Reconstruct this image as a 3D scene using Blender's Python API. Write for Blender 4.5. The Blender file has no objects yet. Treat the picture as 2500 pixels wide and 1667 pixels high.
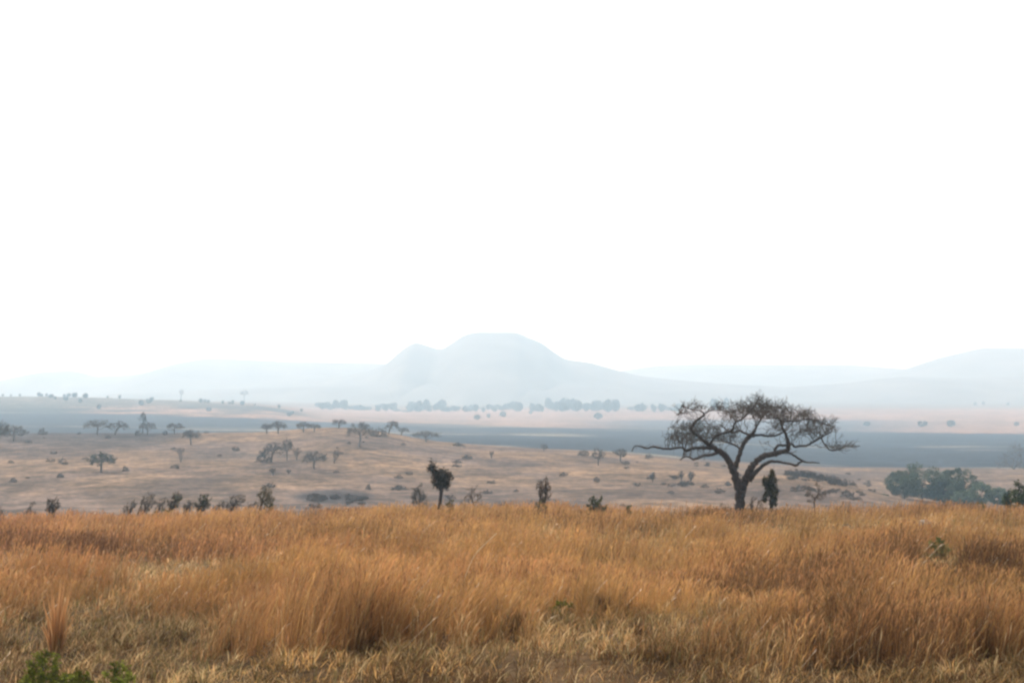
import bpy, math, random
import numpy as np
from mathutils import Vector

# ------------------------------------------------------------------ camera, sky, sun, exposure
sc = bpy.context.scene
C = sc.collection
W0, H0, F0 = 2500.0, 1667.0, 3472.0          # the photograph's frame and focal length in its pixels
YH, CZ = 955.0, 3.0                          # eye level in the photograph, camera height
PITCH = math.atan((YH - H0 / 2) / F0)
cam = bpy.data.objects.new('camera', bpy.data.cameras.new('camera')); C.objects.link(cam)
cam.data.sensor_width = 36; cam.data.lens = 36 * F0 / W0
cam.location = (0, 0, CZ); cam.rotation_euler = (math.pi / 2 + PITCH, 0, 0)
cam.data.clip_start = 0.1; cam.data.clip_end = 40000
sc.camera = cam

SUN_EL, SUN_ROT = math.radians(52), math.radians(-38)
world = bpy.data.worlds.new('World'); sc.world = world; world.use_nodes = True
nt = world.node_tree; nt.nodes.clear()
sky = nt.nodes.new('ShaderNodeTexSky'); sky.sky_type = 'NISHITA'; sky.sun_disc = False
sky.sun_elevation = SUN_EL; sky.sun_rotation = SUN_ROT
sky.air_density = 1.0; sky.dust_density = 5.0; sky.ozone_density = 1.0; sky.altitude = 1200
hs = nt.nodes.new('ShaderNodeHueSaturation'); hs.inputs['Saturation'].default_value = 0.35
bg = nt.nodes.new('ShaderNodeBackground'); bg.inputs['Strength'].default_value = 0.15
wo = nt.nodes.new('ShaderNodeOutputWorld')
nt.links.new(sky.outputs[0], hs.inputs['Color']); nt.links.new(hs.outputs[0], bg.inputs['Color']); nt.links.new(bg.outputs[0], wo.inputs[0])

sl = bpy.data.lights.new('sun', 'SUN'); sl.energy = 2.0; sl.angle = math.radians(6); sl.color = (1.0, 0.95, 0.86)
so = bpy.data.objects.new('sun', sl); C.objects.link(so)
sd = Vector((math.sin(SUN_ROT) * math.cos(SUN_EL), math.cos(SUN_ROT) * math.cos(SUN_EL), math.sin(SUN_EL)))
so.rotation_euler = sd.to_track_quat('Z', 'Y').to_euler(); so.location = (0, 0, 60)

sc.view_settings.view_transform = 'Standard'; sc.view_settings.look = 'None'
sc.view_settings.gamma = 1; sc.view_settings.exposure = 1.17
sc.cycles.use_denoising = True
sc.cycles.max_bounces = 6; sc.cycles.diffuse_bounces = 3; sc.cycles.transmission_bounces = 3
sc.cycles.volume_bounces = 2; sc.cycles.transparent_max_bounces = 8
sc.cycles.filter_width = 2.5
HAZE_DENSITY = 0.00034

rng = np.random.default_rng(7)

# ------------------------------------------------------------------ small helpers
def tag(o, label=None, cat=None, group=None, kind=None):
    if label: o['label'] = label
    if cat: o['category'] = cat
    if group: o['group'] = group
    if kind: o['kind'] = kind
    return o

def mesh_obj(name, V, faces_list, mat, parent=None, col=None, smooth=False):
    """faces_list: list of int arrays (n,k); V: (n,3); col: optional (n,3) per-vertex base colour"""
    me = bpy.data.meshes.new(name)
    V = np.asarray(V, dtype=np.float32)
    me.vertices.add(len(V)); me.vertices.foreach_set('co', V.ravel())
    fl = [np.asarray(f, dtype=np.int32) for f in faces_list if len(f)]
    loops = np.concatenate([f.ravel() for f in fl])
    tot = np.concatenate([np.full(len(f), f.shape[1], dtype=np.int32) for f in fl])
    st = np.concatenate([[0], np.cumsum(tot)[:-1]]).astype(np.int32)
    me.loops.add(len(loops)); me.loops.foreach_set('vertex_index', loops)
    me.polygons.add(len(tot)); me.polygons.foreach_set('loop_start', st)
    try: me.polygons.foreach_set('loop_total', tot)
    except Exception: pass
    if smooth: me.polygons.foreach_set('use_smooth', np.ones(len(tot), dtype=bool))
    me.update(calc_edges=True)
    if col is not None:
        ca = me.color_attributes.new('tint', 'FLOAT_COLOR', 'POINT')
        c4 = np.ones((len(V), 4), dtype=np.float32); c4[:, :3] = col
        ca.data.foreach_set('color', c4.ravel())
    me.materials.append(mat)
    o = bpy.data.objects.new(name, me); C.objects.link(o)
    if parent: o.parent = parent
    return o

def empty(name, loc):
    o = bpy.data.objects.new(name, None); C.objects.link(o); o.location = loc; o.empty_display_size = 0.3
    return o

def smooth_noise(x, y, scale, seed, octaves=3):
    """value noise on arrays, about -1..1"""
    r = np.random.default_rng(seed); T = r.uniform(-1, 1, (256, 256)); out = 0; amp = 1; tot = 0
    for k in range(octaves):
        fx = np.asarray(x) / scale * 2 ** k + 17.3 * k; fy = np.asarray(y) / scale * 2 ** k + 5.1 * k
        ix = np.floor(fx).astype(int); iy = np.floor(fy).astype(int); tx = fx - ix; ty = fy - iy
        tx = tx * tx * (3 - 2 * tx); ty = ty * ty * (3 - 2 * ty)
        a = T[ix % 256, iy % 256]; b = T[(ix + 1) % 256, iy % 256]; c = T[ix % 256, (iy + 1) % 256]; d = T[(ix + 1) % 256, (iy + 1) % 256]
        out = out + amp * ((a * (1 - tx) + b * tx) * (1 - ty) + (c * (1 - tx) + d * tx) * ty); tot += amp; amp *= 0.5
    return out / tot * 1.5

# ------------------------------------------------------------------ materials
def new_mat(name):
    m = bpy.data.materials.new(name); m.use_nodes = True; m.node_tree.nodes.clear(); return m

def mat_tinted(name, rough=0.9, noise_scale=3.0, amount=0.25, bump=0.0, translucent=0.0, base=None, detail=6):
    m = new_mat(name); N = m.node_tree.nodes; Lk = m.node_tree.links
    out = N.new('ShaderNodeOutputMaterial')
    tc = N.new('ShaderNodeNewGeometry')
    no = N.new('ShaderNodeTexNoise'); no.inputs['Scale'].default_value = noise_scale; no.inputs['Detail'].default_value = detail
    Lk.new(tc.outputs['Position'], no.inputs['Vector'])
    mr = N.new('ShaderNodeMapRange'); mr.inputs['From Min'].default_value = 0.3; mr.inputs['From Max'].default_value = 0.7
    mr.inputs['To Min'].default_value = 1 - amount; mr.inputs['To Max'].default_value = 1 + amount
    Lk.new(no.outputs[0], mr.inputs['Value'])
    mx = N.new('ShaderNodeVectorMath'); mx.operation = 'SCALE'
    if base is None:
        at = N.new('ShaderNodeAttribute'); at.attribute_name = 'tint'; Lk.new(at.outputs['Color'], mx.inputs[0])
    else:
        mx.inputs[0].default_value = base
    Lk.new(mr.outputs[0], mx.inputs['Scale'])
    if translucent > 0:
        d = N.new('ShaderNodeBsdfDiffuse'); t = N.new('ShaderNodeBsdfTranslucent'); ms = N.new('ShaderNodeMixShader')
        ms.inputs[0].default_value = translucent
        Lk.new(mx.outputs[0], d.inputs['Color']); Lk.new(mx.outputs[0], t.inputs['Color'])
        Lk.new(d.outputs[0], ms.inputs[1]); Lk.new(t.outputs[0], ms.inputs[2]); Lk.new(ms.outputs[0], out.inputs[0])
    else:
        p = N.new('ShaderNodeBsdfPrincipled'); p.inputs['Roughness'].default_value = rough
        p.inputs['Specular IOR Level'].default_value = 0.15
        Lk.new(mx.outputs[0], p.inputs['Base Color']); Lk.new(p.outputs[0], out.inputs[0])
        if bump:
            b = N.new('ShaderNodeBump'); b.inputs['Strength'].default_value = bump; b.inputs['Distance'].default_value = 0.05
            Lk.new(no.outputs[0], b.inputs['Height']); Lk.new(b.outputs[0], p.inputs['Normal'])
    return m

M_GRASS = mat_tinted('dry grass', noise_scale=0.9, amount=0.22, translucent=0.45)
M_LEAF = mat_tinted('leaves', noise_scale=4, amount=0.3, translucent=0.25)
M_BARK = mat_tinted('dark bark', noise_scale=9, amount=0.45, bump=0.8, base=(0.05, 0.037, 0.030))
M_BARK_HAZED = mat_tinted('hazed bark', noise_scale=9, amount=0.35, base=(0.13, 0.11, 0.095))  # bark colour lightened to imitate haze over the hillside trees
M_TWIG = mat_tinted('twigs', noise_scale=5, amount=0.3)
M_ROCK = mat_tinted('pale rock', noise_scale=6, amount=0.3, bump=0.7, base=(0.24, 0.19, 0.14))
M_HILL = mat_tinted('distant hills', noise_scale=0.01, amount=0.3, base=(0.10, 0.095, 0.085))

def mat_ground():
    m = new_mat('savanna ground'); N = m.node_tree.nodes; Lk = m.node_tree.links
    out = N.new('ShaderNodeOutputMaterial'); p = N.new('ShaderNodeBsdfPrincipled'); p.inputs['Roughness'].default_value = 0.95
    p.inputs['Specular IOR Level'].default_value = 0.05
    g = N.new('ShaderNodeNewGeometry'); at = N.new('ShaderNodeAttribute'); at.attribute_name = 'tint'
    acc = at.outputs['Color']
    for scale, lo, hi, f0, f1 in ((0.045, 0.72, 1.25, .36, .64), (0.22, 0.6, 1.3, .38, .62), (0.9, 0.7, 1.3, .38, .62), (9.0, 0.75, 1.25, .35, .65)):
        no = N.new('ShaderNodeTexNoise'); no.inputs['Scale'].default_value = scale; no.inputs['Detail'].default_value = 4
        Lk.new(g.outputs['Position'], no.inputs['Vector'])
        mr = N.new('ShaderNodeMapRange'); mr.inputs['From Min'].default_value = f0; mr.inputs['From Max'].default_value = f1
        mr.inputs['To Min'].default_value = lo; mr.inputs['To Max'].default_value = hi
        Lk.new(no.outputs[0], mr.inputs['Value'])
        s = N.new('ShaderNodeVectorMath'); s.operation = 'SCALE'; Lk.new(acc, s.inputs[0]); Lk.new(mr.outputs[0], s.inputs['Scale'])
        acc = s.outputs[0]
    Lk.new(acc, p.inputs['Base Color'])
    no = N.new('ShaderNodeTexNoise'); no.inputs['Scale'].default_value = 1.1; no.inputs['Detail'].default_value = 8
    Lk.new(g.outputs['Position'], no.inputs['Vector'])
    b = N.new('ShaderNodeBump'); b.inputs['Strength'].default_value = 0.35; b.inputs['Distance'].default_value = 0.5
    Lk.new(no.outputs[0], b.inputs['Height']); Lk.new(b.outputs[0], p.inputs['Normal'])
    Lk.new(p.outputs[0], out.inputs[0])
    return m
M_GROUND = mat_ground()

# ------------------------------------------------------------------ terrain: drop below the eye over (bearing u, distance d)
def hermite(xk, yk, x):
    """monotone cubic along axis 0 of yk (k, m)"""
    xk = np.asarray(xk, float); h = np.diff(xk)[:, None]; dl = np.diff(yk, axis=0) / h
    t = np.zeros_like(yk)
    same = dl[:-1] * dl[1:] > 0
    with np.errstate(divide='ignore', invalid='ignore'):
        t[1:-1] = np.where(same, 2 * dl[:-1] * dl[1:] / (dl[:-1] + dl[1:]), 0)
    t[0] = dl[0]; t[-1] = dl[-1]
    i = np.clip(np.searchsorted(xk, x) - 1, 0, len(xk) - 2)
    hh = h[i]; s = ((x - xk[i]))[:, None] / hh
    return ((1 + 2 * s) * (1 - s) ** 2 * yk[i] + s * (1 - s) ** 2 * hh * t[i] + s * s * (3 - 2 * s) * yk[i + 1] + s * s * (s - 1) * hh * t[i + 1])

cols = [-3500, 0, 600, 830, 1100, 1500, 1700, 1900, 2050, 2200, 2300, 2500, 6000]
rows = [200, 250, 300, 350, 400, 450, 520, 600, 800, 1000, 1300, 1600, 2000, 2400, 3000, 4000, 7500]
ytab = {      # picture row of the ground at those distances
 -3500: [1268, 1226, 1165, 1118, 1082, 1058, 1062, 1068, 1048, 1028, 1000, 967, 971, 970, 968, 964, 961],
 0:    [1268, 1222, 1162, 1116, 1083, 1060, 1063, 1068, 1052, 1031, 1002, 968, 973, 972, 969, 965, 961],
 600:  [1264, 1220, 1160, 1116, 1082, 1060, 1063, 1068, 1055, 1037, 1013, 988, 985, 983, 977, 966, 961],
 830:  [1262, 1222, 1165, 1112, 1068, 1045, 1056, 1070, 1062, 1048, 1028, 1016, 1003, 992, 980, 967, 961],
 1100: [1262, 1226, 1175, 1130, 1098, 1083, 1086, 1090, 1068, 1055, 1036, 1024, 1008, 996, 982, 968, 961],
 1500: [1262, 1226, 1182, 1143, 1116, 1105, 1106, 1101, 1078, 1062, 1042, 1028, 1009, 997, 982, 968, 961],
 1700: [1262, 1226, 1182, 1150, 1132, 1126, 1126, 1118, 1088, 1068, 1046, 1030, 1010, 998, 983, 968, 961],
 1900: [1262, 1222, 1162, 1165, 1150, 1140, 1137, 1128, 1098, 1078, 1052, 1034, 1012, 998, 983, 968, 961],
 2050: [1263, 1226, 1180, 1196, 1176, 1158, 1145, 1136, 1103, 1083, 1056, 1036, 1013, 999, 984, 968, 961],
 2200: [1264, 1236, 1214, 1222, 1190, 1166, 1147, 1138, 1104, 1084, 1057, 1037, 1013, 999, 984, 968, 961],
 2300: [1264, 1242, 1232, 1228, 1196, 1170, 1149, 1139, 1104, 1084, 1057, 1037, 1013, 999, 984, 968, 961],
 2500: [1264, 1244, 1236, 1228, 1198, 1172, 1150, 1140, 1104, 1084, 1057, 1037, 1013, 999, 984, 968, 961],
 6000: [1264, 1244, 1232, 1222, 1196, 1172, 1150, 1140, 1104, 1084, 1057, 1037, 1013, 999, 984, 968, 961]}
near_d = [-60, 0, 14, 40, 70, 80, 86, 96, 120, 160]
near_h = [2.7, 2.8, 3.05, 4.62, 6.42, 7.04, 7.55, 9.0, 12.0, 15.3]
Dk = near_d + rows
Yk = []
for c in cols:
    f = 1 + 0.062 * np.clip((1200 - c) / 1200, 0, 1.2)
    Yk.append([h * (1 + (f - 1) * min(1, max(0, d / 60.))) for d, h in zip(near_d, near_h)] + [(y - YH) / F0 * d for y, d in zip(ytab[c], rows)])
Yk = np.array(Yk).T                                        # (distance, column)
DG = np.concatenate([np.linspace(-60, 10, 15), np.geomspace(11, 7500, 520)])
UG = np.linspace(-3500, 6000, 951)
tab = hermite(Dk, Yk, DG)                                  # (D, cols)
tab = hermite(cols, tab.T, UG).T                           # (D, U)
# bumps of the land itself
XX = DG[:, None].clip(5) * (UG[None, :] - W0 / 2) / F0; YY = np.repeat(DG[:, None], len(UG), 1)
b = 0.10 * smooth_noise(XX, YY, 6, 1, 3) * np.clip(1 - YY / 120, 0, 1)
b = b + 0.45 * smooth_noise(XX, YY, 45, 2, 4) * np.clip((YY - 150) / 150, 0, 1) * np.clip(2 - YY / 900, 0, 1)
b = b + 0.9 * smooth_noise(XX, YY, 160, 3, 4) * np.clip((YY - 700) / 600, 0, 1) * np.clip(1 + (2600 - YY) / 600, 0, 1)
tab = tab - b

def lookup(u, d):
    u = np.atleast_1d(np.asarray(u, float)); d = np.atleast_1d(np.asarray(d, float))
    fu = np.clip((u - UG[0]) / (UG[1] - UG[0]), 0, len(UG) - 1.001); iu = fu.astype(int); tu = fu - iu
    idd = np.clip(np.searchsorted(DG, d) - 1, 0, len(DG) - 2); td = np.clip((d - DG[idd]) / (DG[idd + 1] - DG[idd]), 0, 1)
    return ((tab[idd, iu] * (1 - tu) + tab[idd, iu + 1] * tu) * (1 - td) + (tab[idd + 1, iu] * (1 - tu) + tab[idd + 1, iu + 1] * tu) * td)
def to_u(x, d): return W0 / 2 + F0 * np.asarray(x) / np.maximum(d, 5)
def ground_z(x, y): return CZ - lookup(to_u(x, np.asarray(y)), y)
def ground_row(u, d): return YH + F0 * lookup(u, d) / np.maximum(d, 5)
def spot(u, row, dmin, dmax):
    """the ground point on bearing u that is seen at that row, between two distances"""
    ds = np.linspace(dmin, dmax, 500); r = ground_row(np.full(500, float(u)), ds)
    d = ds[np.argmin(abs(r - row))]
    return at(u, d)
def at(u, d):
    x = d * (u - W0 / 2) / F0
    return Vector((x, d, float(CZ - lookup(u, d)[0])))
def height_of(px, d): return px * d / F0

# land cover colours
def cover(U, D, R):
    n1 = smooth_noise(D * (U - 1250) / F0, D, 30, 21, 4); n2 = smooth_noise(D * (U - 1250) / F0, D, 120, 22, 4); n3 = smooth_noise(D * (U - 1250) / F0, D, 260, 23, 4)
    def mix(a, b, t): t = np.clip(t, 0, 1)[..., None]; return a * (1 - t) + b * t
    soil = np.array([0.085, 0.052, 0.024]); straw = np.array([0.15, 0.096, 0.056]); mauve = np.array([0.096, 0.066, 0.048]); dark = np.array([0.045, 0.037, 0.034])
    burnt = np.array([0.016, 0.020, 0.026]); pink = np.array([0.20, 0.12, 0.08]); scrub = np.array([0.03, 0.028, 0.022])
    c = np.broadcast_to(straw, U.shape + (3,)).copy()
    c = mix(c, mauve, (n1 + 0.25) * 1.4); c = mix(c, dark, (n2 - 0.30) * 2.0 * (n1 > -0.6))
    c = mix(c, soil, (110 - D) / 15)
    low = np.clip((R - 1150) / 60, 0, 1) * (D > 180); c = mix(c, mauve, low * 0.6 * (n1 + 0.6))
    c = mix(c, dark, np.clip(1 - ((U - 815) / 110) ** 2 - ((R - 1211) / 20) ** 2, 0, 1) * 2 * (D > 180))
    # the plain beyond the first hill
    far = np.clip((D - 560) / 40, 0, 1)
    up = np.interp(U, [-3500, 0, 250, 500, 700, 830, 1100, 1300, 1670, 2100, 2500, 6000], [1004, 1003, 1008, 1016, 1024, 1030, 1037, 1043, 1049, 1051, 1055, 1060])
    isb = np.clip((R - up + (3.5 * n3 + 3 * n2 + 2 * n1) * np.clip(U / 900, .2, 1)) / 3 + 0.5, 0, 1)
    plain = mix(np.broadcast_to(pink, U.shape + (3,)), scrub, (n2 + .6 * n1 + 0.15) * 1.5 * np.clip((900 - U) / 300, 0.22, 1))
    plain = mix(plain, scrub, (1 - abs(R - 978) / 15) * np.clip((420 - U) / 140, 0, 1) * 3)
    plain = mix(plain, burnt * 2.2, np.clip((R - 1022) / 5, 0, 1) * np.clip((U - 1330) / 250, 0, 1) * np.clip((2350 - U) / 300, 0, 1) * 0.85)
    plain = mix(plain, np.array([.10, .085, .065]), (1000 - R) / 7 * np.clip((U - 700) / 200, .3, 1))
    bc = mix(np.broadcast_to(burnt, U.shape + (3,)), np.array([0.10, 0.085, 0.07]), (n3 + .5 * n1 - 0.15) * .7 * np.clip(U / 900, 0, 1))
    bc = mix(bc, np.array([0.16, 0.14, 0.10]), (smooth_noise(D * (U - 1250) / F0, D * 3, 150, 29, 3) - 0.62) * 4)
    c = mix(c, mix(plain, bc, isb), far)
    return c

s_ = np.linspace(-2.2, 2.2, 1700); s_ = np.sign(s_) * (abs(s_) / 2.2) ** 1.35 * 1.55
d_ = np.concatenate([np.linspace(-55, 10, 14), np.geomspace(12, 90, 110), np.geomspace(91, 620, 230), np.geomspace(628, 7300, 230)])
S, D = np.meshgrid(s_, d_)
X = S * (D + 60); U = to_u(X, D); R = YH + F0 * lookup(U.ravel(), D.ravel()).reshape(U.shape) / np.maximum(D, 5)
Z = CZ - lookup(U.ravel(), D.ravel()).reshape(U.shape)
nr, nc = X.shape; idx = np.arange(nr * nc).reshape(nr, nc)
quads = np.stack([idx[:-1, :-1], idx[:-1, 1:], idx[1:, 1:], idx[1:, :-1]], -1).reshape(-1, 4)
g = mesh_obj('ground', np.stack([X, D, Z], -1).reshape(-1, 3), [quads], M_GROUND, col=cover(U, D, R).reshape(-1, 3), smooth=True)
tag(g, kind='structure')
ZMIN = float(Z.min())

# ------------------------------------------------------------------ mountains on the skyline
def mountain(name, pts, dist, depth, seed, base_row=966):
    pts = np.array(pts, float); u = np.arange(pts[0, 0], pts[-1, 0] + 1, 8.0)
    top = np.interp(u, pts[:, 0], pts[:, 1]); k = np.ones(3) / 3
    top = np.convolve(np.pad(top, 1, mode='edge'), k, 'valid')
    t = np.linspace(-1, 1, 41)
    hgt = (base_row - top) / F0 * dist
    T, Hh = np.meshgrid(t, hgt, indexing='ij'); Ug = np.broadcast_to(u, T.shape)
    x0 = dist * (Ug - W0 / 2) / F0
    y = dist + T * depth * (0.35 + Hh / (hgt.max() + 1))
    prof = np.clip(1 - abs(T) ** 1.4, 0, 1)
    n = smooth_noise(x0, y, dist * 0.03, seed, 4)
    zg = ground_z(x0.ravel(), y.ravel()).reshape(x0.shape) - 1.0; ztop = CZ - (np.broadcast_to(top, T.shape) - YH) / F0 * dist
    prof = np.clip(prof * (1 + 0.12 * n * (abs(T) > 0.06) * (1 - prof)), 0, 1); z = zg * (1 - prof) + np.maximum(ztop, zg) * prof
    nr, nc = T.shape; idx = np.arange(nr * nc).reshape(nr, nc)
    q = np.stack([idx[:-1, :-1], idx[:-1, 1:], idx[1:, 1:], idx[1:, :-1]], -1).reshape(-1, 4)
    o = mesh_obj(name, np.stack([x0, y, z], -1).reshape(-1, 3), [q], M_HILL, smooth=True)
    return tag(o, kind='structure')
mountain('hill', [(250, 963), (560, 950), (700, 946), (900, 940), (1050, 931), (1150, 925), (1290, 920), (1330, 930), (1400, 942), (1520, 950), (1700, 955), (1900, 964)], 3000, 250, 31)
mountain('mountain', [(300, 964), (480, 948), (640, 940), (800, 926), (900, 905), (945, 888), (980, 856), (1008, 836), (1022, 837), (1045, 845), (1076, 854), (1100, 840), (1130, 819), (1158, 811), (1262, 811), (1285, 822), (1325, 838), (1350, 858), (1380, 877), (1440, 885), (1500, 902), (1560, 918), (1650, 928), (1750, 936), (1900, 944), (2100, 958), (2200, 964)], 3350, 500, 32)
mountain('hill', [(1650, 964), (1800, 956), (1900, 946), (2060, 936), (2150, 925), (2200, 920), (2350, 923), (2500, 918), (2700, 915), (2900, 925), (3300, 940), (3900, 962)], 3450, 450, 33)
mountain('mountain', [(-1600, 962), (-1000, 900), (-500, 915), (-250, 945), (-60, 948), (0, 938), (60, 918), (120, 906), (180, 905), (230, 919), (330, 914), (380, 905), (440, 886), (500, 875), (570, 876), (700, 883), (850, 885), (1000, 889), (1200, 905), (1400, 930), (1700, 960)], 3950, 600, 34)
mountain('mountain', [(1900, 962), (2050, 930), (2200, 905), (2300, 872), (2400, 849), (2500, 850), (2640, 856), (2800, 885), (3100, 905), (3600, 880), (4100, 960)], 4150, 600, 35)
mountain('mountain', [(1200, 960), (1450, 915), (1600, 893), (1700, 889), (1900, 890), (2080, 891), (2200, 900), (2500, 930), (2800, 962)], 4600, 500, 36)
tag(bpy.data.objects['mountain'], 'pale flat-topped mountain with a smaller peak at its left shoulder')

# ------------------------------------------------------------------ haze: even pale air round everything
def haze():
    x, y0, y1, z0, z1 = 12500, -130, 7600, ZMIN - 1.5, 420
    V = [(sx, sy, sz) for sz in (z0, z1) for sy in (y0, y1) for sx in (-x, x)]
    Fq = [(0, 2, 3, 1), (4, 5, 7, 6), (0, 1, 5, 4), (2, 6, 7, 3), (0, 4, 6, 2), (1, 3, 7, 5)]
    m = new_mat('haze'); N = m.node_tree.nodes
    pv = N.new('ShaderNodeVolumePrincipled'); out = N.new('ShaderNodeOutputMaterial')
    pv.inputs['Color'].default_value = (0.59, 0.83, 1.0, 1); pv.inputs['Absorption Color'].default_value = (1, 1, 1, 1)
    pv.inputs['Density'].default_value = HAZE_DENSITY; pv.inputs['Anisotropy'].default_value = 0.3
    m.node_tree.links.new(pv.outputs[0], out.inputs['Volume'])
    tag(mesh_obj('haze', V, [np.array(Fq)], m), kind='stuff')
haze()

# ------------------------------------------------------------------ wood: branches grown towards points of the crown
def grow(P0, par0, attr, infl, kill, step, maxit=90, seed=0, wob=0.25):
    r = np.random.default_rng(seed)
    P = [np.array(p, float) for p in P0]; par = list(par0); attr = np.array(attr, float)
    best = np.full(len(attr), 1e9); bi = np.zeros(len(attr), int)
    def upd(i0):
        nonlocal best, bi
        Q = np.array(P[i0:]); 
        if len(Q) == 0 or len(attr) == 0: return
        d = np.linalg.norm(attr[:, None] - Q[None], axis=2); j = d.argmin(1); dm = d[np.arange(len(attr)), j]
        m = dm < best; best = np.where(m, dm, best); bi = np.where(m, j + i0, bi)
    upd(0)
    for _ in range(maxit):
        keep = best > kill; attr = attr[keep]; best = best[keep]; bi = bi[keep]
        act = best < infl
        if not act.any(): break
        n0 = len(P); nodes = np.unique(bi[act])
        for k in nodes:
            v = attr[act & (bi == k)] - P[k]; v /= np.linalg.norm(v, axis=1)[:, None] + 1e-9
            w = v.mean(0) + r.normal(0, wob, 3); L = np.linalg.norm(w)
            if L < 1e-6: continue
            P.append(P[k] + w / L * step * r.uniform(.8, 1.2)); par.append(k)
        upd(n0)
    return np.array(P), np.array(par)

def pipe(par, tip, power=2.3, rmax=1e9):
    n = len(par); acc = np.zeros(n); 
    r = np.zeros(n)
    for i in range(n - 1, -1, -1):
        r[i] = max(tip, acc[i] ** (1 / power)) if acc[i] > 0 else tip
        r[i] = min(r[i], rmax)
        if par[i] >= 0: acc[par[i]] += r[i] ** power
    return r

def tubes(P, par, rad, sides=4, sel=None):
    """a ring at both ends of each parent-child segment"""
    i = np.where(par >= 0)[0]
    if sel is not None: i = i[sel[i]]
    if len(i) == 0: return np.zeros((0, 3)), np.zeros((0, 4), int)
    a = P[par[i]]; b_ = P[i]; ra = np.minimum(rad[par[i]], rad[i] * 1.5); rb = rad[i]
    t = b_ - a; L = np.linalg.norm(t, axis=1)[:, None] + 1e-9; t = t / L
    b_ = b_ + t * (rb[:, None] * 0.3)
    ref = np.where(abs(t[:, 2:3]) > 0.9, np.array([[1., 0, 0]]), np.array([[0, 0, 1.]]))
    n1 = np.cross(t, ref); n1 /= np.linalg.norm(n1, axis=1)[:, None]; n2 = np.cross(t, n1)
    V = []
    for (c, r_) in ((a, ra), (b_, rb)):
        for k in range(sides):
            th = 2 * math.pi * k / sides
            V.append(c + (n1 * math.cos(th) + n2 * math.sin(th)) * r_[:, None])
    V = np.stack(V, 1).reshape(-1, 3); m = len(i); base = np.arange(m)[:, None] * (2 * sides)
    F = np.concatenate([base + np.array([[k, (k + 1) % sides, sides + (k + 1) % sides, sides + k]]) for k in range(sides)], 0)
    return V, F

def leaves(cent, n, spread, size, seed, flat=0.0):
    """many small leaf faces round points"""
    r = np.random.default_rng(seed); c = cent[r.integers(0, len(cent), n)] + r.normal(0, 1, (n, 3)) * np.array(spread)
    a = r.normal(0, 1, (n, 3)); a /= np.linalg.norm(a, axis=1)[:, None]
    b_ = np.cross(a, r.normal(0, 1, (n, 3))); b_ /= np.linalg.norm(b_, axis=1)[:, None]
    s = size * r.uniform(.6, 1.4, n)[:, None]
    V = np.stack([c - a * s, c + b_ * s * .45, c + a * s, c - b_ * s * .45], 1).reshape(-1, 3)
    return V, np.arange(4 * n).reshape(-1, 4)

def join(parts):
    V = []; F = []; k = 0
    for v, f in parts:
        if len(v) == 0: continue
        V.append(v); F.append(f + k); k += len(v)
    return np.concatenate(V), np.concatenate(F)

def spline(pts, n=6):
    pts = np.array(pts, float); P = np.vstack([2 * pts[0] - pts[1], pts, 2 * pts[-1] - pts[-2]]); out = []
    for i in range(1, len(P) - 2):
        for k in range(n):
            t = k / n; a, b_, c, d = P[i - 1], P[i], P[i + 1], P[i + 2]
            out.append(0.5 * ((2 * b_) + (c - a) * t + (2 * a - 5 * b_ + 4 * c - d) * t * t + (3 * b_ - a - 3 * c + d) * t ** 3))
    out.append(pts[-1]); return np.array(out)

def limb(pts, sides=10, seed=0):
    """pts (n,4): x y z radius -> one continuous knotty tube with closed end"""
    Q = spline(pts, 6); r = np.random.default_rng(seed); n = len(Q); t = np.gradient(Q[:, :3], axis=0); t /= np.linalg.norm(t, axis=1)[:, None] + 1e-9
    Q[2:-1, :3] += r.normal(0, 1, (n - 3, 3)) * np.minimum(Q[2:-1, 3:4] * .16, .02)
    ref = np.array([0, 1., 0.1]); n1 = np.cross(t, ref); n1 /= np.linalg.norm(n1, axis=1)[:, None]; n2 = np.cross(t, n1)
    V = []
    for k in range(sides):
        th = 2 * math.pi * k / sides
        rr = np.maximum(Q[:, 3], 0.006) * (1 + 0.10 * math.sin(3 * th + seed) + r.normal(0, .07, n))
        V.append(Q[:, :3] + (n1 * math.cos(th) + n2 * math.sin(th)) * rr[:, None])
    V = np.stack(V, 1).reshape(-1, 3); idx = np.arange(n * sides).reshape(n, sides); nx = np.roll(idx, -1, 1)
    F = np.stack([idx[:-1], nx[:-1], nx[1:], idx[1:]], -1).reshape(-1, 4)
    tip = len(V); V = np.vstack([V, Q[-1, :3] + t[-1] * max(Q[-1, 3], .006)])
    cap = np.stack([idx[-1], nx[-1], np.full(sides, tip), np.full(sides, tip)], -1)[:, :3]
    return V, F, cap, Q

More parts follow.
